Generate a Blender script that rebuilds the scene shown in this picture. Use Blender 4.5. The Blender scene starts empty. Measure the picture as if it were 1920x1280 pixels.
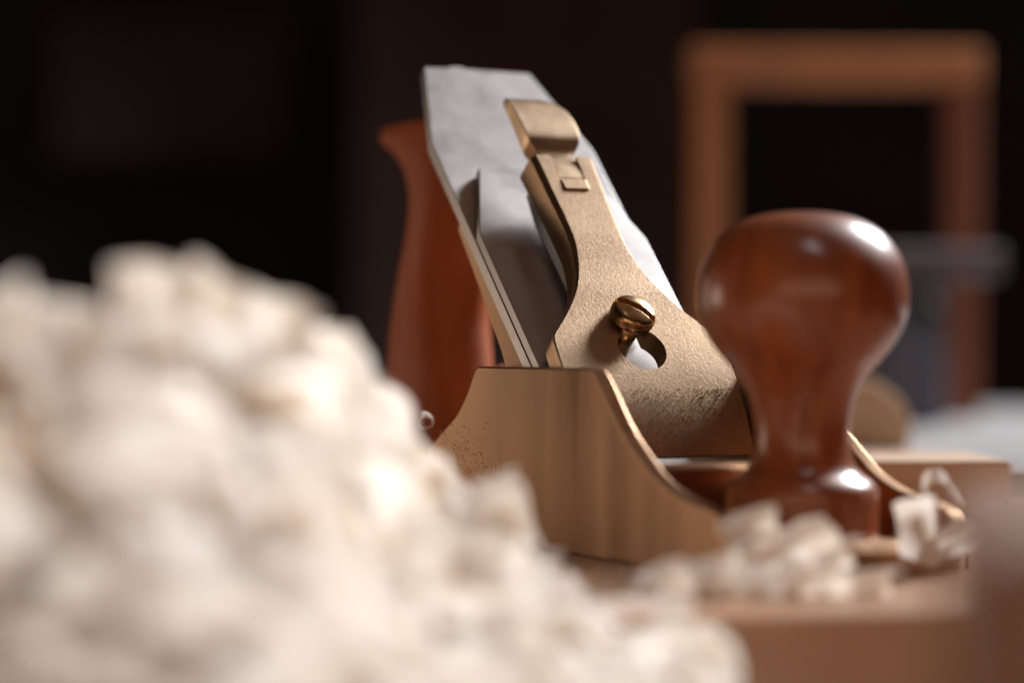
import bpy, bmesh, math, random
from mathutils import Vector, Matrix

scn = bpy.context.scene
COL = scn.collection
S = 0.001                                   # everything below is written in millimetres

# ------------------------------------------------------------------ camera
CAM = Vector((499.66, -301.46, 48.08))
DIR = Vector((-0.89553133, 0.44496623, 0.00535601))
RT = Vector((0.44498926, 0.89552535, 0.00434819))
UP = Vector((0.00286165, -0.00627731, 0.9999762))
cd = bpy.data.cameras.new('camera'); cam = bpy.data.objects.new('camera', cd); COL.objects.link(cam)
m = Matrix((RT, UP, -DIR)).transposed().to_4x4(); m.translation = CAM * S
cam.matrix_world = m
cd.sensor_width = 36; cd.lens = 4500 * 36 / 1920
cd.clip_start = 0.01; cd.clip_end = 30
cd.dof.use_dof = True
cd.dof.focus_distance = (Vector((-38, -4, 56)) - CAM).dot(DIR) * S
cd.dof.aperture_fstop = 4.7
cd.dof.aperture_blades = 0
scn.camera = cam

# ------------------------------------------------------------------ world and lamps
w = bpy.data.worlds.new('World'); scn.world = w; w.use_nodes = True
bg = w.node_tree.nodes['Background']
bg.inputs[0].default_value = (0.75, 0.68, 0.80, 1); bg.inputs[1].default_value = 0.010
FOC = Vector((-20, 0, 50))
def lamp(name, off, power, sx, sy, col, aim=FOC):
    ld = bpy.data.lights.new(name, 'AREA'); ld.shape = 'RECTANGLE'
    ld.size = sx * S; ld.size_y = sy * S; ld.energy = power; ld.color = col
    o = bpy.data.objects.new(name, ld); COL.objects.link(o)
    p = aim + Vector(off); o.location = p * S
    o.rotation_euler = (aim - p).to_track_quat('-Z', 'Y').to_euler()
    return o
# window to the right and behind, high
lamp('window_light', (-416, 1190, 930), 44, 360, 420, (0.96, 0.98, 1.0))
# added overhead fill, stands in for a warm ceiling the metal reflects
lamp('overhead_fill', (50, 500, 1400), 2.3, 2600, 2400, (1.0, 0.52, 0.30))
# added narrow fill from above, brightens mainly the shavings heap
hl = lamp('heap_fill', (220, 65, 590), 0.38, 240, 240, (0.91, 0.96, 1.0), Vector((130, -215, 10)))
hl.data.spread = math.radians(27)
# added weak fills far to the left, brightening tote and near cheek
lamp('side_fill', (-1000, -960, 20), 1.6, 300, 300, (1.0, 0.77, 0.60))
lamp('cheek_fill', (-1316, -470, 30), 0.5, 240, 420, (1.0, 0.76, 0.56))  # added fill, grades the near cheek brighter towards its rear
# added warm strip far behind the camera, for the band across the knob
lamp('warm_front_fill', (1900, -900, 300), 8, 2600, 520, (1.0, 0.64, 0.42))
scn.view_settings.view_transform = 'Standard'; scn.view_settings.look = 'None'
scn.view_settings.exposure = 0; scn.view_settings.gamma = 1
scn.view_settings.use_curve_mapping = False
scn.render.engine = 'CYCLES'
scn.cycles.max_bounces = 8
scn.cycles.sample_clamp_indirect = 4

# ------------------------------------------------------------------ helpers
def ray(u, v): return DIR + RT * ((u - 960) / 4500) - UP * ((v - 640) / 4500)
def at(u, v, D): return CAM + ray(u, v) * D          # point seen at pixel (u, v), D mm away
def onz(u, v, z):
    k = ray(u, v); return CAM + k * ((z - CAM.z) / k.z)
R2 = math.sqrt(0.5)
def bed(t, y, n): return Vector(((-t + n) * R2, y, (t + n) * R2))   # along the 45 degree bed
def lerp_tab(tab, x):
    if x <= tab[0][0]: return tab[0][1]
    for (a, b), (c, d) in zip(tab, tab[1:]):
        if x <= c: return b + (d - b) * (x - a) / (c - a)
    return tab[-1][1]
def spline(pts, n=8, closed=False):
    out = []; N = len(pts)
    rng = range(N if closed else N - 1)
    for i in rng:
        P = [pts[(i + k) % N] if closed else pts[min(max(i + k, 0), N - 1)] for k in (-1, 0, 1, 2)]
        for j in range(n):
            t = j / n
            out.append(tuple(0.5 * (2 * b + (c - a) * t + (2 * a - 5 * b + 4 * c - d) * t * t + (3 * b - a - 3 * c + d) * t ** 3)
                             for a, b, c, d in zip(*P)))
    if not closed: out.append(tuple(pts[-1]))
    return out
def mesh_obj(name, verts, faces, mat, parent=None, smooth=True, bevel=0, seg=2, ang=35, recalc=True):
    me = bpy.data.meshes.new(name)
    me.from_pydata([tuple(Vector(v) * S) for v in verts], [], faces)
    bm = bmesh.new(); bm.from_mesh(me)
    if recalc: bmesh.ops.recalc_face_normals(bm, faces=bm.faces)
    bm.to_mesh(me); bm.free()
    for p in me.polygons: p.use_smooth = smooth
    me.materials.append(mat)
    o = bpy.data.objects.new(name, me); COL.objects.link(o)
    if parent: o.parent = parent
    if bevel:
        b = o.modifiers.new('bevel', 'BEVEL'); b.width = bevel * S; b.segments = seg
        b.limit_method = 'ANGLE'; b.angle_limit = math.radians(ang); b.harden_normals = True
    return o
class MB:
    def __init__(s): s.v = []; s.f = []
    def add(s, v, f):
        k = len(s.v); s.v += [Vector(p) for p in v]; s.f += [tuple(i + k for i in q) for q in f]
    def prism(s, prof, fn, a, b):            # profile (p, q) -> fn(p, q, depth)
        n = len(prof)
        v = [fn(p, q, a) for p, q in prof] + [fn(p, q, b) for p, q in prof]
        f = [tuple(range(n))[::-1], tuple(range(n, 2 * n))] + [(i, (i + 1) % n, n + (i + 1) % n, n + i) for i in range(n)]
        s.add(v, f)
    def box(s, o, ax, ay, az, x0, x1, y0, y1, z0, z1):
        v = [o + ax * x + ay * y + az * z for z in (z0, z1) for x, y in ((x0, y0), (x1, y0), (x1, y1), (x0, y1))]
        s.add(v, [(3, 2, 1, 0), (4, 5, 6, 7), (0, 1, 5, 4), (1, 2, 6, 5), (2, 3, 7, 6), (3, 0, 4, 7)])
    def lathe(s, prof, o, ax, ay, az, n=64):  # profile (r, h) closed at r = 0 ends
        v = []; f = []
        for r, h in prof:
            for i in range(n):
                a = 2 * math.pi * i / n
                v.append(o + ax * (r * math.cos(a)) + ay * (r * math.sin(a)) + az * h)
        for j in range(len(prof) - 1):
            for i in range(n):
                k = (i + 1) % n
                f.append((j * n + i, j * n + k, (j + 1) * n + k, (j + 1) * n + i))
        f.append(tuple(range(n))[::-1]); f.append(tuple(range((len(prof) - 1) * n, len(prof) * n)))
        s.add(v, f)
    def build(s, name, mat, parent=None, **k): return mesh_obj(name, s.v, s.f, mat, parent, **k)
def bake(o):                                   # apply modifiers without operators
    dg = bpy.context.evaluated_depsgraph_get()
    me = bpy.data.meshes.new_from_object(o.evaluated_get(dg)); old = o.data
    o.modifiers.clear(); o.data = me; bpy.data.meshes.remove(old)
def cut(o, cutters):
    for c in cutters:
        b = o.modifiers.new('cut', 'BOOLEAN'); b.object = c; b.operation = 'DIFFERENCE'; b.solver = 'EXACT'
    bpy.context.view_layer.update(); bake(o)
    for c in cutters: bpy.data.objects.remove(c)
def empty(name, loc=(0, 0, 0)):
    o = bpy.data.objects.new(name, None); o.empty_display_size = 0.02; COL.objects.link(o); o.location = Vector(loc) * S
    return o
def tag(o, label, cat=None, group=None, kind=None):
    if label: o['label'] = label
    if cat: o['category'] = cat
    if group: o['group'] = group
    if kind: o['kind'] = kind
    return o
X, Y, Z = Vector((1, 0, 0)), Vector((0, 1, 0)), Vector((0, 0, 1))

# ------------------------------------------------------------------ materials
class NT:
    def __init__(s, name):
        s.m = bpy.data.materials.new(name); s.m.use_nodes = True; s.t = s.m.node_tree
        s.b = s.t.nodes['Principled BSDF']; s.o = s.t.nodes['Material Output']
        s.co = s.t.nodes.new('ShaderNodeTexCoord').outputs['Object']
    def n(s, typ, **k):
        x = s.t.nodes.new(typ)
        for a, b in k.items(): setattr(x, a, b)
        return x
    def l(s, a, b): s.t.links.new(a, b)
    def mapped(s, scale, rot=(0, 0, 0)):
        q = s.n('ShaderNodeMapping'); q.inputs['Scale'].default_value = scale; q.inputs['Rotation'].default_value = rot
        s.l(s.co, q.inputs['Vector']); return q.outputs[0]
    def noise(s, scale, vec=None, detail=4, rough=0.55, dist=0):
        q = s.n('ShaderNodeTexNoise'); q.inputs['Scale'].default_value = scale; q.inputs['Detail'].default_value = detail
        q.inputs['Roughness'].default_value = rough; q.inputs['Distortion'].default_value = dist
        s.l(vec or s.co, q.inputs['Vector']); return q.outputs['Fac']
    def ramp(s, fac, stops):
        q = s.n('ShaderNodeValToRGB'); e = q.color_ramp.elements
        while len(e) < len(stops): e.new(0.5)
        for i, (p, c) in enumerate(stops):
            e[i].position = p; e[i].color = (*c, 1) if len(c) == 3 else c
        s.l(fac, q.inputs[0]); return q.outputs[0]
    def rng(s, fac, a, b, lo=0.3, hi=0.7):
        q = s.n('ShaderNodeMapRange'); q.inputs[1].default_value = lo; q.inputs[2].default_value = hi
        q.inputs[3].default_value = a; q.inputs[4].default_value = b; s.l(fac, q.inputs[0]); return q.outputs[0]
    def bump(s, h, strength, dist, prev=None):
        q = s.n('ShaderNodeBump'); q.inputs['Strength'].default_value = strength; q.inputs['Distance'].default_value = dist * S
        s.l(h, q.inputs['Height'])
        if prev: s.l(prev, q.inputs['Normal'])
        return q.outputs[0]
    def set(s, **k):
        for a, v in k.items():
            i = s.b.inputs[a.replace('_', ' ')]
            if hasattr(v, 'links'): s.l(v, i)
            else: i.default_value = (*v, 1) if isinstance(v, tuple) and len(v) == 3 else v
        return s.m

def m_cast_bronze():                            # sand-blasted face of the lever cap
    t = NT('sandblasted_bronze')
    a = t.noise(3200, detail=2); b = t.noise(1150, detail=3); c = t.noise(60, detail=5)
    v = t.n('ShaderNodeTexVoronoi'); v.inputs['Scale'].default_value = 1900; t.l(t.co, v.inputs['Vector'])
    n = t.bump(b, 0.35, 0.12); n = t.bump(a, 0.55, 0.06, n)
    pit = t.rng(v.outputs['Distance'], 0.0, 1.0, 0.12, 0.35); n = t.bump(pit, 0.3, 0.06, n)
    return t.set(Base_Color=t.ramp(c, [(0.3, (0.40, 0.27, 0.165)), (0.7, (0.53, 0.375, 0.25))]), Metallic=1.0,
                 Roughness=t.rng(b, 0.36, 0.52), Normal=n)
def m_brushed_bronze():
    t = NT('brushed_bronze')
    br = t.noise(420, t.mapped((0.025, 1, 1)), 4, 0.7); sc = t.noise(900, t.mapped((0.06, 1, 1)), 2, 0.6); c = t.noise(16, detail=4, rough=0.5)
    sp = t.rng(t.noise(800, detail=1), 1, 0, 0.17, 0.23)
    mx = t.n('ShaderNodeMix', data_type='RGBA'); t.l(sp, mx.inputs['Factor'])
    t.l(t.ramp(c, [(0.3, (0.50, 0.30, 0.172)), (0.72, (0.56, 0.345, 0.205))]), mx.inputs['A']); mx.inputs['B'].default_value = (0.30, 0.18, 0.10, 1)
    st = t.noise(60, t.mapped((1, 1, 0.08)), 4, 0.6)
    tg = t.n('ShaderNodeCombineXYZ'); tg.inputs[2].default_value = 1.0      # brushing runs along the sole
    n = t.bump(br, 0.22, 0.03); n = t.bump(sc, 0.15, 0.015, n)
    return t.set(Base_Color=mx.outputs['Result'], Metallic=1.0, Roughness=t.rng(st, 0.25, 0.37), Anisotropic=0.85, Tangent=tg.outputs[0], Normal=n)
def m_polished_bronze():
    t = NT('polished_bronze')
    c = t.noise(200, detail=5); d = t.noise(900, detail=2)
    return t.set(Base_Color=t.ramp(c, [(0.3, (0.52, 0.34, 0.18)), (0.7, (0.66, 0.46, 0.26))]), Metallic=1.0,
                 Roughness=t.rng(c, 0.2, 0.36), Normal=t.bump(d, 0.2, 0.04))
def m_cam_bronze():
    t = NT('satin_bronze')
    c = t.noise(120, detail=5); d = t.noise(1300, detail=2)
    return t.set(Base_Color=t.ramp(c, [(0.3, (0.55, 0.40, 0.26)), (0.7, (0.67, 0.50, 0.34))]), Metallic=1.0,
                 Roughness=t.rng(c, 0.36, 0.48), Normal=t.bump(d, 0.3, 0.06))
def m_steel(dark=False):
    t = NT('chipbreaker_steel' if dark else 'lapped_steel')
    c = t.noise(26, detail=7, rough=0.7); s = t.rng(t.noise(55, detail=4), 1, 0, 0.27, 0.42); g = t.noise(800, t.mapped((1, 0.05, 1)), 3, 0.7)
    mx = t.n('ShaderNodeMix', data_type='RGBA'); t.l(s, mx.inputs['Factor'])
    t.l(t.ramp(c, [(0.3, (0.46, 0.44, 0.435)), (0.7, (0.58, 0.555, 0.55))]), mx.inputs['A']); mx.inputs['B'].default_value = (0.40, 0.37, 0.39, 1)
    return t.set(Base_Color=mx.outputs['Result'], Metallic=1.0, Roughness=t.rng(c, 0.36, 0.50), Normal=t.bump(g, 0.35, 0.06))
def m_wood(name, dark, light, rough, coat=0.0, axis='z', scale=1.0, coat_rough=0.1, bump=0.15):
    t = NT(name)
    sc = {'x': (0.08, 1, 1), 'y': (1, 0.08, 1), 'z': (1, 1, 0.08)}[axis]
    g = t.noise(90 * scale, t.mapped(sc), 6, 0.62, 0.6); f = t.noise(520 * scale, t.mapped(sc), 4, 0.6); big = t.noise(14 * scale, t.mapped(sc), 3, 0.5, 1.0)
    ad = t.n('ShaderNodeMath', operation='ADD'); t.l(g, ad.inputs[0]); t.l(big, ad.inputs[1])
    ad2 = t.n('ShaderNodeMath', operation='MULTIPLY'); t.l(ad.outputs[0], ad2.inputs[0]); ad2.inputs[1].default_value = 0.5
    t.b.inputs['Specular IOR Level'].default_value = 0.22
    return t.set(Base_Color=t.ramp(ad2.outputs[0], [(0.34, dark), (0.66, light)]), Roughness=t.rng(f, rough - 0.06, rough + 0.06),
                 Coat_Weight=coat, Coat_Roughness=coat_rough, Normal=t.bump(f, bump, 0.15))
def m_shaving(name, dark, light, trans=0.35):
    t = NT(name)
    g = t.noise(260, t.mapped((1, 1, 1)), 4); c = t.noise(35, detail=3)
    col = t.ramp(c, [(0.3, dark), (0.7, light)])
    t.set(Base_Color=col, Roughness=0.6, Normal=t.bump(g, 0.2, 0.2))
    tr = t.n('ShaderNodeBsdfTranslucent'); t.l(col, tr.inputs['Color'])
    mx = t.n('ShaderNodeMixShader'); mx.inputs[0].default_value = trans
    t.l(t.b.outputs[0], mx.inputs[1]); t.l(tr.outputs[0], mx.inputs[2]); t.l(mx.outputs[0], t.o.inputs['Surface'])
    return t.m
def m_plain(name, col, rough=0.6, var=0.25, scale=20, **k):
    t = NT(name); c = t.noise(scale, detail=5)
    lo = tuple(x * (1 - var) for x in col); hi = tuple(min(1, x * (1 + var)) for x in col)
    return t.set(Base_Color=t.ramp(c, [(0.3, lo), (0.7, hi)]), Roughness=rough, **k)

CAST, BRUSH, POL, SATIN = m_cast_bronze(), m_brushed_bronze(), m_polished_bronze(), m_cam_bronze()
STEEL, CHIP = m_steel(), m_steel(True)
KNOBW = m_wood('varnished_cherry', (0.17, 0.034, 0.007), (0.46, 0.12, 0.024), 0.5, 0.85, 'z', 1.0, 0.25, 0.04)
TOTEW = m_wood('oiled_cherry', (0.32, 0.072, 0.020), (0.50, 0.13, 0.038), 0.55, 0.0, 'z', 1.0, 0.3, 0.08)
SHAVE = m_shaving('pale_shaving', (0.82, 0.70, 0.58), (0.92, 0.87, 0.82), 0.6)
BOARDW = m_wood('board_wood', (0.33, 0.165, 0.09), (0.45, 0.245, 0.145), 0.5, 0.15, 'y', 0.6)
PALEW = m_wood('pale_wood', (0.50, 0.34, 0.24), (0.64, 0.46, 0.34), 0.55, 0, 'y', 0.5)
BENCHW = m_wood('bench_wood', (0.30, 0.18, 0.11), (0.42, 0.27, 0.17), 0.5, 0.1, 'y', 0.4)
DARKW = m_wood('dark_block_wood', (0.13, 0.06, 0.04), (0.2, 0.09, 0.055), 0.55, 0, 'z', 0.5)
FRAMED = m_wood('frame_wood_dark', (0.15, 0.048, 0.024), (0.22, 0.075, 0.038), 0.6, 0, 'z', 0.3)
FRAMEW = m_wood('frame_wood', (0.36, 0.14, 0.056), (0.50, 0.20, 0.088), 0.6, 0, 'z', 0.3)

# ------------------------------------------------------------------ the room behind
def cam_plane_box(u0, u1, v0, v1, D, depth, name, mat, parent=None, bevel=0.0):
    """upright box standing D mm off, its front facing the bench end; sizes in mm from the spans"""
    a = at(u0, v1, D); b = at(u1, v0, D)
    fw = Vector((DIR.x, DIR.y, 0)).normalized(); r = Vector((fw.y, -fw.x, 0)) * 1
    mb = MB(); mb.box(a, r, fw, Z, 0, (b - a).dot(r), 0, depth, 0, b.z - a.z)
    return mb.build(name, mat, parent, smooth=False, bevel=bevel)
FW = Vector((DIR.x, DIR.y, 0)).normalized(); RV = Vector((FW.y, -FW.x, 0))
WALL = m_plain('dark_wall_paint', (0.052, 0.042, 0.052), 0.9, 0.25, 2)
mb = MB(); c0 = Vector((CAM.x, CAM.y, 0)) + FW * 3600
mb.box(c0, RV, FW, Z, -2600, 2600, 0, 60, -1200, 1800)
tag(mb.build('wall', WALL, smooth=False), None, kind='structure')
mb = MB(); mb.box(Vector((0, 0, 0)), RV, FW, Z, -3000, 3000, -2500, 3600, -960, -920)
tag(mb.build('floor', m_plain('floor_concrete', (0.06, 0.05, 0.05), 0.8, 0.2, 3), smooth=False), None, kind='structure')
mb = MB(); k = at(95, 300, 3400)
mb.box(k, RV, FW, Z, 0, 340, 0, 40, 0, 200)
tag(mb.build('wall_panel', m_plain('dim_panel', (0.085, 0.058, 0.064), 0.8, 0.2, 4), smooth=False, bevel=3),
    'dim mauve panel on the dark wall above the shavings heap', 'panel')
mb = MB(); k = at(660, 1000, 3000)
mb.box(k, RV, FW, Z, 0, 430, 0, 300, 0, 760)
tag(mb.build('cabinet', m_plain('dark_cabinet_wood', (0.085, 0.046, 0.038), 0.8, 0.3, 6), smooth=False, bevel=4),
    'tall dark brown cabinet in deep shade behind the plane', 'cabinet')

# benches
BE = onz(1350, 1152, 0); BD = Vector((0.30, 0.954, 0)).normalized(); BN = Vector((BD.y, -BD.x, 0))   # board edge, along it, outwards
wb = empty('workbench', (0, 0, -38))
mb = MB(); mb.box(BE - Z * 38, BD, BN, Z, -700, 260, -520, 330, -60, 0)
o = mb.build('bench_top', BENCHW, None, smooth=False, bevel=2); o.parent = wb; o.location = Vector((0, 0, 38)) * S
mb = MB()
for a in (-660, 190):
    for b in (-480, 260): mb.box(BE - Z * 98.5, BD, BN, Z, a, a + 70, b, b + 70, -820, 0)
for i in range(4):
    sub = MB(); sub.v = mb.v[i * 8:(i + 1) * 8]; sub.f = mb.f[:6]
    o = sub.build('leg', BENCHW, None, smooth=False, bevel=2); o.parent = wb; o.location = Vector((0, 0, 38)) * S
tag(wb, 'brown wooden workbench under the plane, board and shavings', 'workbench')
mb = MB(); mb.box(BE, BD, BN, Z, -330, 235, -330, 0, -37.8, 0)
tag(mb.build('planed_board', BOARDW, smooth=False, bevel=1.2, seg=3), 'wide brown board with shaded front edge, lying under the bronze plane', 'board')

# grey bench further back
gb = empty('rear_table', (0, 0, 8))
G0 = at(1500, 700, 790); G0.z = 10
mb = MB(); mb.box(G0, RV, FW, Z, -260, 620, 0, 1000, -40, 0)
o = mb.build('table_top', m_plain('grey_table_top', (0.30, 0.285, 0.285), 0.45, 0.15, 6), None, smooth=False, bevel=3); o.parent = gb; o.location = Vector((0, 0, -8)) * S
for a, b in ((-240, 30), (540, 30), (-240, 900), (540, 900)):
    mb = MB(); mb.box(G0 - Z * 40.5, RV, FW, Z, a, a + 60, b, b + 60, -880, 0)
    o = mb.build('leg', DARKW, None, smooth=False); o.parent = gb; o.location = Vector((0, 0, -8)) * S
tag(gb, 'pale grey table top catching window light behind the plane', 'table')

# pale board lying behind the plane
k = at(1500, 862, 700)
mb = MB(); mb.box(Vector((k.x, k.y, 0)), RV, FW, Z, -150, 62, 0, 70, 0.3, k.z)
tag(mb.build('pale_board', PALEW, smooth=False, bevel=1.5, seg=3), 'short pale pinkish board lying just behind the bronze plane', 'board')
# rounded light block
k = at(1600, 850, 960); h = at(1600, 708, 960).z - 10.3
prof = [(-60, 0), (22, 0), (23, h * 0.35), (18, h * 0.7), (9, h * 0.93), (0, h), (-60, h)]
mb = MB(); mb.prism(spline(prof[1:6], 6) + [prof[6], prof[0]], lambda p, q, d: Vector((k.x, k.y, 10.3)) + RV * p + Z * q + FW * d, 0, 60)
tag(mb.build('wood_block', m_wood('honey_wood', (0.55, 0.33, 0.18), (0.7, 0.45, 0.27), 0.6, 0, 'y', 0.4), bevel=3), 'light honey wood block with a rounded end behind the knob', 'wood block')

# wooden frame standing on the grey table
D = 1440
fr = empty('wooden_frame', at(1560, 780, D) * 1.0)
base = at(1560, 780, D); loc = -Vector(base) * S
def fpart(name, u0, u1, v0, v1, dep, mat=None):
    a = at(u0, v1, D); b = at(u1, v0, D)
    mb = MB(); mb.box(Vector((a.x, a.y, max(a.z, 10.3))), RV, FW, Z, 0, (b - a).dot(RV), 0, dep, 0, b.z - max(a.z, 10.3))
    o = mb.build(name, mat or FRAMEW, None, smooth=False, bevel=1.5); o.parent = fr; o.location = loc; return o
fpart('top_rail', 1296, 1842, 90, 156, 26)
fpart('upright', 1299, 1370, 156.8, 800, 22)
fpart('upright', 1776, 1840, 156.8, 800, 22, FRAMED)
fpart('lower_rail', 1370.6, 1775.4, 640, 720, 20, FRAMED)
tag(fr, 'open orange brown wooden frame standing blurred behind the knob', 'frame')
# small grey machine beside the right upright
D2 = 1300
k = at(1655, 790, D2); top = at(1655, 520, D2).z
mch = empty('bench_grinder', Vector((k.x, k.y, 10.2)))
mb = MB(); wd = (at(1775, 500, D2) - at(1655, 500, D2)).dot(RV)
mb.box(Vector((k.x, k.y, 10.2)), RV, FW, Z, 0, wd, 0, 60, 0, top - 10.2)
o = mb.build('body', m_plain('navy_grey_paint', (0.075, 0.075, 0.10), 0.5, 0.2, 10), None, smooth=False, bevel=5, seg=3); o.parent = mch; o.location = -Vector((k.x, k.y, 10.2)) * S
mb = MB(); mb.box(Vector((k.x, k.y, top + 0.2)), RV, FW, Z, -2, wd + 30, -3, 64, 0, 16)
o = mb.build('lid', m_plain('mauve_grey_paint', (0.085, 0.066, 0.07), 0.5, 0.15, 10), None, smooth=False, bevel=3, seg=3); o.parent = mch; o.location = -Vector((k.x, k.y, 10.2)) * S
kk = at(1735, 590, D2)
mb = MB(); mb.lathe([(0.01, -14), (7.4, -14), (8, -12), (8, -3), (3, 0.5), (0.01, 0.5)], kk, RV, Z, FW, 32)
o = mb.build('knob', m_plain('black_plastic', (0.008, 0.008, 0.009), 0.4, 0.1, 10), None); o.parent = mch; o.location = -Vector((k.x, k.y, 10.2)) * S
tag(mch, 'small dark grey machine box with a round black knob, behind the frame upright', 'machine')

# dark block close to the lens
k = at(1782, 1000, 240); q = [at(1782, 985, 240), at(2250, 985, 240), at(2250, 985, 345), at(1792, 985, 345)]
mb = MB(); mb.prism([(p.x, p.y) for p in q], lambda a, b_, d: Vector((a, b_, d)), -37.8, k.z)
tag(mb.build('bench_stop', m_wood('stop_wood', (0.24, 0.13, 0.085), (0.34, 0.20, 0.14), 0.45, 0.3, 'z', 0.5), smooth=False, bevel=2.5, seg=3), 'brown wooden block closest to the viewer at the right corner, its flat top lit', 'wood block')

# ------------------------------------------------------------------ the hand plane
hp = empty('hand_plane')
tag(hp, 'bronze smoothing hand plane with cherry knob and handle, standing on the board', 'hand plane')
# body: sole, two cheeks, cross rib - one casting
W = 31.5
mb = MB()
def plan(h, x0, x1, r):
    p = []
    for cx, cy, a0 in ((x1 - r, h - r, 0), (x0 + r, h - r, 90), (x0 + r, -h + r, 180), (x1 - r, -h + r, 270)):
        for i in range(9):
            a = math.radians(a0 + i * 11.25); p.append((cx + r * math.cos(a), cy + r * math.sin(a)))
    return p
mb.prism(plan(W - 0.15, -176, 65, 9), lambda p, q, d: Vector((p, q, d)), 0.12, 5.5)
rear = [(-168, 9), (-140, 11.5), (-115, 15), (-98, 21), (-88, 26), (-80.8, 29.7), (-76.2, 32.4), (-70.9, 37.2), (-66.6, 42.6)]
front = [(0.6, 43.4), (4.6, 39.6), (9.2, 34.8), (14.6, 29.8), (21.2, 25.2), (28, 21), (35.5, 18), (44, 16), (52, 14.8), (57.5, 13.2)]
prof = [(-170, 0)] + spline(rear, 5) + [(-65.4, 44.1), (-63.6, 44.9), (-3.2, 44.9), (-1.2, 44.6)] + spline(front, 6) + [(59.6, 11.4), (60.6, 8), (60.8, 0)]
for a, b in ((-W, -27.4), (27.4, W)):
    mb.prism(prof, lambda p, q, d: Vector((p, d, q)), a, b)
mb.prism([(17, 5), (17.6, 21.5), (19, 23.1), (22.5, 23.3), (24, 22), (25.5, 5)], lambda p, q, d: Vector((p, d, q)), -27.6, 27.6)
mb.prism([(50, 5), (51, 7.2), (60, 7.2), (62.5, 5)], lambda p, q, d: Vector((p, d, q)), -27.6, 27.6)
mb.build('body', BRUSH, hp, smooth=True, bevel=0.7, seg=3, ang=28)
# frog
mb = MB()
pr = [(12, -3.9), (121, -3.9), (122, -4.6), (121, -5.8), (100, -7.6), (80, -9.8), (66, -12.5), (52, -17)]
pts = [(bed(t, 0, n).x, bed(t, 0, n).z) for t, n in pr] + [(-54, 18), (-54, 5.6), (-8, 5.6)]
mb.prism(pts, lambda p, q, d: Vector((p, d, q)), -25, 25)
mb.build('frog', BRUSH, hp, bevel=0.6, ang=28)
mb = MB(); mb.lathe([(0.01, -7), (11, -7), (12.0, -5.5), (12.0, 5.5), (11, 7), (0.01, 7)], Vector((-108, 4, 34)), Y, Z, X, 48)
mb.build('adjuster_wheel', POL, hp)
# iron
mb = MB()
out = [(1, -25.4), (150.7, -25.4), (184.8, -16.8), (185.0, -9.5), (185.9, -8), (186.1, -5), (185.2, -3.4), (185.0, 4), (184.8, 16.8), (150.7, 25.4), (1, 25.4)]
mb.prism(out, lambda p, q, d: bed(p, q, d), -3.6, 0)
mb.build('blade', STEEL, hp, bevel=0.25, ang=28)
# chipbreaker
mb = MB()
out = [(5, -25.3), (110.4, -25.3), (137.3, -16.4), (137.3, 16.4), (110.4, 25.3), (5, 25.3)]
mb.prism(out, lambda p, q, d: bed(p, q, d), 0.25, 3.2)
mb.build('chipbreaker', CHIP, hp, bevel=0.3, ang=28)
# lever cap
NT_ = [(29, 3.4), (31, 4.6), (34, 6.1), (38, 7.8), (42.5, 9.3), (47.5, 10.5), (53, 11.5), (60, 12.4), (71, 13.4), (78, 14.2), (87, 14.9), (98, 16.1), (110, 16.8), (122, 17.7), (128, 18)]
NB_ = [(24, 3.25), (40, 3.4), (60, 6.6), (80, 7.4), (100, 7.8), (124, 8.8), (128, 9)]
WT_ = [(24, 24.6), (50, 24.8), (58, 24.7), (61.5, 24.4), (63.2, 23.4), (65, 21.9), (68, 19.4), (71, 17.1), (74, 15.0), (78, 12.7), (82, 11.0), (87, 9.5), (92, 8.6), (97, 8.3), (105, 8.5), (115, 9.0), (125, 9.5), (128, 9.5)]
def curve(tab, n=6): return spline(tab, n)
ntab, wtab = curve(NT_), curve(WT_)
rows = []
ts = [29 + i * 0.9 for i in range(int((126.4 - 29) / 0.9) + 1)]
NC = 16
v = []; f = []
for t in ts:
    hw = lerp_tab(wtab, t); top = max(lerp_tab(ntab, t), 3.5); bot = min(lerp_tab(NB_, t), top - 0.15)
    ch = min(lerp_tab([(50, 0.25), (75, 0.5), (95, 1.2), (130, 1.5)], t), (top - bot) * 0.4)
    for j in range(NC + 1):
        yy = -1 + 2 * j / NC
        if j in (0, NC): v.append(bed(t, yy * hw, top - ch))
        elif j in (1, NC - 1): v.append(bed(t, math.copysign(hw - ch, yy), top))
        else: v.append(bed(t, (j - NC / 2) / (NC / 2 - 1) * (hw - ch), top))
    for j in range(NC + 1):
        yy = 1 - 2 * j / NC
        v.append(bed(t + (0.8 if t > 120 else 0), yy * hw, bot))
M = 2 * (NC + 1)
for i in range(len(ts) - 1):
    for j in range(M):
        k = (j + 1) % M
        f.append((i * M + j, i * M + k, (i + 1) * M + k, (i + 1) * M + j))
f.append(tuple(range(M))[::-1]); f.append(tuple(range((len(ts) - 1) * M, len(ts) * M)))
cap = mesh_obj('lever_cap', v, f, CAST, hp, smooth=True)
TK, TS, RK, RS = 58.2, 67.2, 6.7, 3.9          # keyhole: big hole, slot end, radii
kp = []
a1 = math.asin(RS / RK)
for i in range(41):
    a = math.pi / 2 - a1 - (2 * math.pi - 2 * a1) * i / 40 + 2 * a1 * 0
    a = (math.pi / 2 - a1) - (2 * math.pi - 2 * a1) * i / 40
    kp.append((TK + RK * math.sin(a), RK * math.cos(a)))
for i in range(17):
    a = math.pi - math.pi * i / 16
    kp.append((TS + RS * math.sin(a), RS * math.cos(a)))
mb = MB(); mb.prism(kp, lambda p, q, d: bed(p, q, d), 3.6, 30); key = mb.build('keyhole_cutter', CAST, smooth=False)
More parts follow.
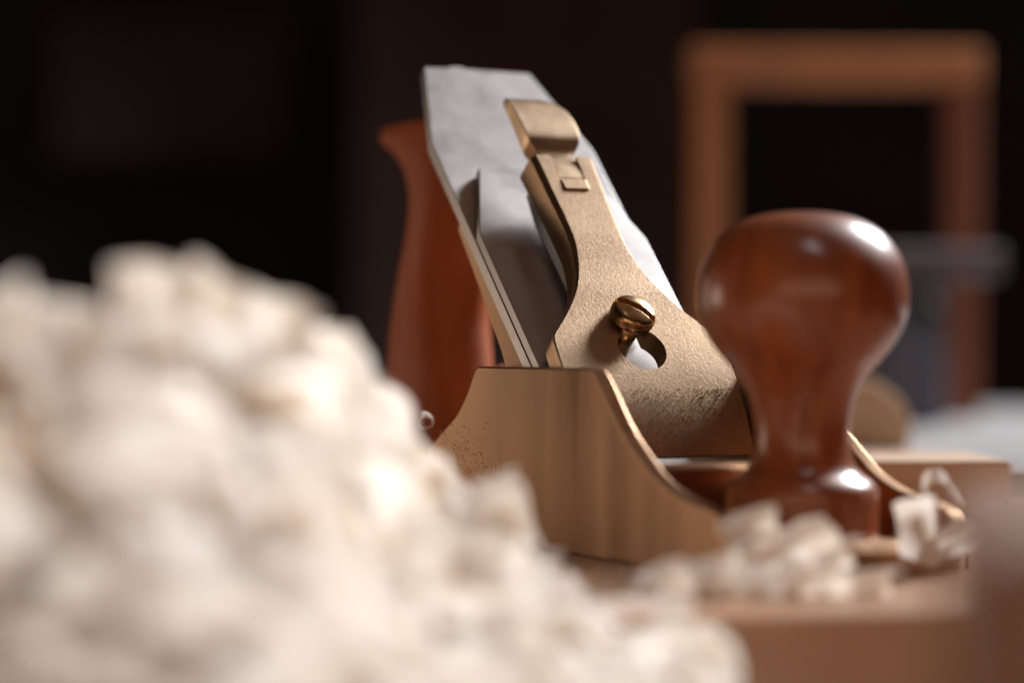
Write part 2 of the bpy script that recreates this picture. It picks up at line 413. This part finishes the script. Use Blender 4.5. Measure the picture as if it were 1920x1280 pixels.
mb = MB(); mb.prism([(117.5, -3.9), (117.5, 3.9), (140, 4.6), (140, -4.6)], lambda p, q, d: bed(p, q, d), 15.4, 30); slot = mb.build('slot_cutter', CAST, smooth=False)
cut(cap, [key, slot])
b = cap.modifiers.new('bevel', 'BEVEL'); b.width = 0.3 * S; b.segments = 2; b.limit_method = 'ANGLE'; b.angle_limit = math.radians(38); b.harden_normals = True
for p in cap.data.polygons: p.use_smooth = True
mb = MB(); mb.prism([(113.2, -3.7), (117.2, -4.0), (117.2, 4.0), (113.2, 3.7)], lambda p, q, d: bed(p, q, d), 16.5, 17.55)
pad = mb.build('stop_pad', CAST, cap, bevel=0.35)
# cam lever
CT = [(117.8, 17.25), (122, 17.35), (126, 16.7), (129.0, 15.6), (131.5, 16.4), (133.5, 17.9), (137, 18.5), (143, 18.5), (148, 18.0), (150.6, 17.2), (151.4, 16.4)]
CB = [(117.8, 15.6), (122, 12.5), (127, 11.0), (129.5, 11.2), (133, 12.6), (138, 13.8), (146, 14.6), (151.4, 15.0)]
CL = [(117.8, 3.75), (128, 4.0), (129.5, 5.0), (131, 6.8), (133, 7.9), (137, 8.3), (144, 8.5), (149, 8.7), (151.4, 8.4)]
CR = [(117.8, 3.75), (128, 4.0), (129.5, 4.9), (131, 6.6), (133, 7.8), (137, 8.4), (142, 8.3), (145, 7.6), (148, 6.0), (150, 4.0), (151.4, 1.8)]
ct, cb_, cl, cr = spline(CT, 5), spline(CB, 5), spline(CL, 5), spline(CR, 5)
v = []; f = []; ts = [117.8 + i * 0.4 for i in range(85)]
for t in ts:
    L_, R_, tp, bt = lerp_tab(cl, t), lerp_tab(cr, t), lerp_tab(ct, t), lerp_tab(cb_, t)
    for j in range(NC + 1): v.append(bed(t, -L_ + (L_ + R_) * j / NC, tp))
    for j in range(NC + 1): v.append(bed(t, R_ - (L_ + R_) * j / NC, bt))
for i in range(len(ts) - 1):
    for j in range(M):
        k = (j + 1) % M; f.append((i * M + j, i * M + k, (i + 1) * M + k, (i + 1) * M + j))
f.append(tuple(range(M))[::-1]); f.append(tuple(range((len(ts) - 1) * M, len(ts) * M)))
mesh_obj('cam_lever', v, f, SATIN, hp, smooth=True, bevel=0.8, seg=3, ang=40)
mb = MB(); mb.lathe([(0.01, -4.2), (3.4, -4.2), (3.6, -3.8), (3.6, 3.8), (3.4, 4.2), (0.01, 4.2)], bed(123.5, 0, 12.5), bed(1, 0, 0), bed(0, 0, 1), Y, 32)
mb.build('cam_pivot', SATIN, hp)
# flat spring under the cap
mb = MB(); mb.prism([(70, 4.4), (112, 4.4), (122, 6.6), (122, 7.2), (111.5, 5.0), (70, 5.0)], lambda p, q, d: bed(p, d, q), -8.6, 8.6)
mb.build('spring', STEEL, hp, bevel=0.15)
# cap screw
so = bed(TS, -0.4, 0); tx, ty, tz = bed(1, 0, 0), Vector((0, 1, 0)), bed(0, 0, 1)
head = [(0.01, 14.0), (5.7, 14.0), (6.0, 14.4), (6.0, 15.9), (5.75, 16.4)] + [(5.75 * math.cos(math.radians(a)), 16.4 + 2.0 * math.sin(math.radians(a))) for a in range(9, 88, 9)] + [(0.01, 18.4)]
mb = MB(); mb.lathe(head, so, tx, ty, tz, 64); sc = mb.build('screw_head', POL, None)
mb = MB(); e1 = (tx * -0.68 + ty * 0.733).normalized(); e2 = (tx * 0.733 + ty * 0.68).normalized()
mb.box(so, e1, e2, tz, -9, 9, -1.0, 1.0, 15.6, 25); sl = mb.build('slot_cutter', POL, None, smooth=False)
cut(sc, [sl]); sc.name = 'cap_screw'; sc.parent = hp
b = sc.modifiers.new('bevel', 'BEVEL'); b.width = 0.12 * S; b.segments = 2; b.limit_method = 'ANGLE'; b.angle_limit = math.radians(27)
mb = MB(); mb.lathe([(0.01, 1), (3.3, 1), (3.3, 14.0), (0.01, 14.0)], so, tx, ty, tz, 40)
mb.build('shank', POL, sc)
# knob
KP = [(16.2, 5.6), (17.2, 6.4), (17.4, 9), (17.4, 15.5), (17.1, 18.0), (15.6, 19.9), (13.4, 21.4), (11.9, 23.6), (11.0, 27.5), (10.9, 32.0), (11.6, 36.5), (13.0, 40.5), (15.4, 44.4), (18.8, 48.4), (21.5, 52.2), (23.3, 56.2), (24.05, 60.5), (23.6, 66.0), (22.2, 70.2), (19.4, 74.4), (15.8, 77.4), (11.5, 79.4), (6.5, 80.4), (2, 80.7)]
mb = MB(); mb.lathe(spline(KP, 5) + [(0.01, 80.72)], Vector((41, 0, 0)), X, Y, Z, 96)
mb.build('knob', KNOBW, hp)
# tote
TR = [(5, -184, -122), (20, -182, -127), (35, -180, -132), (50, -176, -136), (60, -173, -138), (72, -167.5, -137.5), (83, -162.5, -134), (91, -160.5, -132), (97, -161.5, -131), (103, -166, -130.5), (108.5, -175, -131), (112, -184, -132), (114.6, -188.5, -133), (116.4, -188.5, -134), (117.2, -186, -136)]
HY = [(5, 14), (50, 13.2), (90, 12.6), (108, 12.3), (114, 11.8), (117.2, 10.8)]
rows = spline(TR, 5); v = []; f = []; n = 40
for z, a, b_ in rows:
    cx, hx, hy = (a + b_) / 2, (b_ - a) / 2, lerp_tab(HY, z)
    for i in range(n):
        th = 2 * math.pi * i / n; c, s_ = math.cos(th), math.sin(th)
        v.append(Vector((cx + hx * math.copysign(abs(c) ** 0.85, c), hy * math.copysign(abs(s_) ** 0.75, s_), z)))
for i in range(len(rows) - 1):
    for j in range(n):
        k = (j + 1) % n; f.append((i * n + j, i * n + k, (i + 1) * n + k, (i + 1) * n + j))
f.append(tuple(range(n))[::-1]); f.append(tuple(range((len(rows) - 1) * n, len(rows) * n)))
mesh_obj('handle', v, f, TOTEW, hp, smooth=True, bevel=1.5, seg=3, ang=50)

# ------------------------------------------------------------------ shavings
rnd = random.Random(11)
def curl(mb, c, ax, r, width, turns, grow=0.25, a0=0.0, pitch=0.0, n=30, m=4, wob=0.06):
    """a planed shaving: a ribbon rolled about the axis ax around c"""
    ax = ax.normalized(); e1 = ax.orthogonal().normalized(); e2 = ax.cross(e1)
    ph = rnd.random() * 6; v = []; f = []
    for i in range(n + 1):
        t = i / n; a = a0 + turns * 2 * math.pi * t
        rr = r * (1 - grow + 2 * grow * t) * (1 + wob * math.sin(3 * a + ph))
        wd = width * (0.75 + 0.25 * math.sin(math.pi * min(1, max(0, t * 0.96 + 0.02))))
        for j in range(m + 1):
            s_ = j / m - 0.5
            rl = rr * (1 + wob * 0.8 * math.sin(5 * s_ + 2 * a + ph) + 0.10 * s_)
            v.append(c + e1 * (rl * math.cos(a)) + e2 * (rl * math.sin(a)) + ax * (s_ * wd + pitch * (t - 0.5) + 0.5 * math.sin(4 * a + ph)))
    for i in range(n):
        for j in range(m):
            k = i * (m + 1) + j; f.append((k, k + 1, k + m + 2, k + m + 1))
    mb.add(v, f)
def rdir(up=0.35):
    while True:
        q = Vector((rnd.uniform(-1, 1), rnd.uniform(-1, 1), rnd.uniform(-1, 1)))
        if 0.1 < q.length < 1: q.z *= up; return q.normalized()
# crest of the heap: (u, v, distance)
CR_ = [(-160, 560, 362), (0, 525, 366), (50, 620, 370), (100, 590, 372), (150, 620, 374), (190, 590, 376), (215, 525, 378), (250, 475, 381), (290, 455, 382), (340, 462, 386), (380, 482, 388), (410, 545, 391), (435, 660, 396), (472, 600, 402), (510, 548, 406), (550, 568, 412), (580, 612, 420), (612, 604, 425), (640, 635, 432), (655, 668, 442), (690, 690, 455), (730, 740, 470), (780, 800, 490), (840, 870, 495), (900, 890, 485), (960, 905, 474), (1000, 960, 470), (1020, 1010, 468), (1080, 1045, 462), (1140, 1090, 452), (1240, 1120, 440), (1310, 1150, 425), (1330, 1300, 405)]
def crest(u):
    return lerp_tab([(a, b) for a, b, c in CR_], u), lerp_tab([(a, c) for a, b, c in CR_], u)
mb = MB()
core = MB()
# a mound under the loose curls, so that the heap is solid
NU, NV = 44, 16
for i in range(NU + 1):
    u = -160 + (1290 + 160) * i / NU; cv, cD = crest(u)
    for j in range(NV + 1):
        t = j / NV
        vv = cv + 190 + (1440 - cv - 190) * t
        Dd = cD - 8 + (300 - cD) * t ** 0.9 + 34
        p = at(u, vv, Dd); p.z += rnd.uniform(-2.5, 2.5); p += RV * rnd.uniform(-2, 2)
        core.v.append(p)
base0 = len(core.v)
for i in range(NU + 1):
    u = -160 + (1290 + 160) * i / NU; cv, cD = crest(u)
    p = core.v[i * (NV + 1)] + FW * 14; p.z = -37 if u > 2000 else min(p.z - 25, 0.4); core.v.append(p)
for i in range(NU):
    for j in range(NV):
        k = i * (NV + 1) + j; core.f.append((k, k + 1, k + NV + 2, k + NV + 1))
    core.f.append((i * (NV + 1), (i + 1) * (NV + 1), base0 + i + 1, base0 + i))
mb.add(core.v, core.f)
for q in range(430):
    u = rnd.uniform(-150, 1300); cv, cD = crest(u)
    t = rnd.random() ** 1.15
    r = rnd.uniform(4.5, 7.0) if u > 700 else rnd.uniform(5.0, 9.5)
    wd_ = rnd.uniform(8, 18) if u < 700 else rnd.uniform(6, 13)
    vv = cv + 22 + (max(r, wd_ / 2) + 1.5) * 4500 / cD + (1420 - cv) * t
    Dd = cD + (300 - cD) * t ** 0.9 + rnd.uniform(-4, 20)
    c = at(u, vv, Dd)
    if c.z < r - 36: continue
    curl(mb, c, rdir(), r, wd_, rnd.uniform(0.9, 2.0), rnd.uniform(0.1, 0.3), rnd.uniform(0, 6), rnd.uniform(0, 6), 30, 3, 0.03)
tag(mb.build('shavings_heap', SHAVE, recalc=False), 'big blurred heap of pale curled wood shavings in the foreground left of the plane', 'wood shavings', kind='stuff')
GR = 'loose wood shavings'
def one(label, u, v, D, r, width, turns, ax=None, z=None, name='wood_shaving', mat=SHAVE, **k):
    mb = MB(); c = at(u, v, D)
    if z is not None: c.z = z
    curl(mb, c, ax or rdir(), r, width, turns, **k)
    ctr = Vector((c.x, c.y, c.z)); mb.v = [p - ctr for p in mb.v]
    o = mb.build(name, mat, recalc=False); o.location = ctr * S
    tag(o, label, 'wood shaving', GR); return o
one('tallest broad curl at the very peak of the heap', 295, 585, 382, 6.4, 15, 1.6, Vector((0.2, 0.1, 1)), a0=1)
one('curl leaning on the right shoulder of the peak of the heap', 372, 592, 388, 5.2, 16, 1.4, Vector((0.3, 0.5, 1)))
one('rounded bright curl standing on the heap edge between peak and handle', 508, 632, 404, 6.0, 14, 1.7, Vector((0.1, 0.3, 1)))
one('small dim curl right of the rounded bright one on the heap edge', 612, 662, 424, 4.0, 9, 1.3)
one('bright curl at the far left end of the heap crest', -8, 650, 366, 6.2, 18, 1.5, Vector((0.1, -0.4, 1)))
one('dim small curl in the dip of the heap crest at left', 112, 612, 372, 4.6, 10, 1.2)
one('long straight shaving on the heap slope pointing down to the plane', 705, 850, 452, 8, 22, 0.35, Vector((0.3, 0.5, -0.8)))
one('bright rounded curl in front of the bronze cheek, at the heap foot', 935, 960, 470, 6.6, 9, 2.6, Vector((0.35, 0.8, 0.25)), pitch=5, n=60, wob=0.03)
one('wide flat shaving draped over the front edge of the board', 1235, 1235, 418, 26, 24, 0.30, RV, a0=2.2)
# on the board, before the knob
one('pale curled shaving lying on the plane toe, left of the knob base', 1405, 985, 500, 3.4, 6, 2.4, Vector((0.5, 0.85, 0.1)), pitch=9, n=60)
one('pale open curl leaning on the front of the knob base', 1490, 1018, 494, 3.6, 6, 2.2, Vector((0.25, 0.9, 0.2)), pitch=12, n=60)
one('long pale curl on the board, before the toe of the plane', 1470, 1078, 478, 3.4, 6, 3.6, Vector((0.3, 0.95, 0.03)), pitch=26, z=3.8, n=90)
one('low pale curl on the board, before the right half of the toe', 1610, 1075, 486, 2.2, 5, 3.0, Vector((0.35, 0.93, 0)), pitch=14, z=2.4, n=70)
one('pale ragged curl between the cheek tip and the knob, lowest of those on the toe', 1400, 1040, 494, 3.4, 5, 2.2, Vector((0.6, 0.7, 0.2)), pitch=9, n=60)
one('small pale twist under the right side of the knob base', 1560, 1040, 500, 2.6, 5, 2.0, Vector((0.1, 0.95, 0.1)), pitch=9, n=60)
one('tan curl beside the near end of the bronze cheek', 1330, 1055, 476, 3.6, 6, 2.4, Vector((0.7, 0.6, 0.1)), pitch=9, z=4, n=60)
one('small pale curl on the board, between the tan curl and the heap', 1240, 1095, 470, 3.2, 6, 2.2, Vector((0.5, 0.8, 0.2)), pitch=8, z=3.6, n=60)
one('fuzzy white torn shaving standing at the right corner of the toe', 1718, 1008, 520, 5.5, 16, 0.36, Vector((0.12, -0.25, 1)), a0=0.1, wob=0.1)
one('torn pale shaving lying at the foot of the far cheek end', 1785, 1015, 528, 3.2, 10, 0.9, Vector((0.3, 0.9, 0.3)), a0=0.9, wob=0.1)
one('thin shaving fragment on the tip of the far cheek', 1752, 928, 536, 4.2, 7, 0.5, Vector((-0.7, 0.3, 0.2)), a0=1.0, wob=0.15)
one('tiny tight curl lying on the rear slope of the near cheek', 797, 790, 652, 1.9, 2.2, 1.2, Vector((0.9, -0.42, 0.1)), n=40)
# sawdust
mb = MB()
def grain(p, r):
    ax = rdir(1); e1 = ax.orthogonal(); e2 = ax.cross(e1); a, b_, c = r * rnd.uniform(0.7, 1.6), r * rnd.uniform(0.5, 1), r * rnd.uniform(0.4, 0.9)
    v = [p + ax * a, p - ax * a, p + e1 * b_, p - e1 * b_, p + e2 * c, p - e2 * c]
    mb.add(v, [(0, 2, 4), (0, 4, 3), (0, 3, 5), (0, 5, 2), (1, 4, 2), (1, 3, 4), (1, 5, 3), (1, 2, 5)])
for q in range(1500):                           # on the lower face of the lever cap
    t = 30 + 16 * rnd.random() ** 1.1; yy = rnd.uniform(-23.5, 24)
    if rnd.random() < 0.35: yy = 24 - abs(rnd.gauss(0, 6))
    if (t - TK) ** 2 + yy ** 2 < 55 or abs(yy) > 24.2: continue
    grain(bed(t, yy, lerp_tab(ntab, t) + 0.04), rnd.uniform(0.06, 0.17) * (1 if t < 46 else 0.7))
for q in range(300):                            # near the rear slope of the near cheek
    p = at(rnd.gauss(855, 30), rnd.gauss(845, 25), 0); s_ = (-31.6 - CAM.y) / ray(855, 845).y
    u, v_ = rnd.gauss(850, 28), rnd.gauss(850, 26); k = ray(u, v_); p = CAM + k * ((-31.75 - CAM.y) / k.y)
    if p.z > lerp_tab(rear, p.x) + 0.4: continue
    p.y += 0.18; grain(p, rnd.uniform(0.07, 0.22))
for q in range(700):                            # on the board round the plane
    p = onz(rnd.uniform(1000, 1650), 1090 + rnd.uniform(-25, 45), 0.25); grain(p, rnd.uniform(0.2, 0.7))
tag(mb.build('sawdust', m_shaving('sawdust', (0.66, 0.50, 0.35), (0.84, 0.72, 0.58), 0.5), smooth=False), 'fine pale sawdust on the lever cap and board', 'sawdust', kind='stuff')
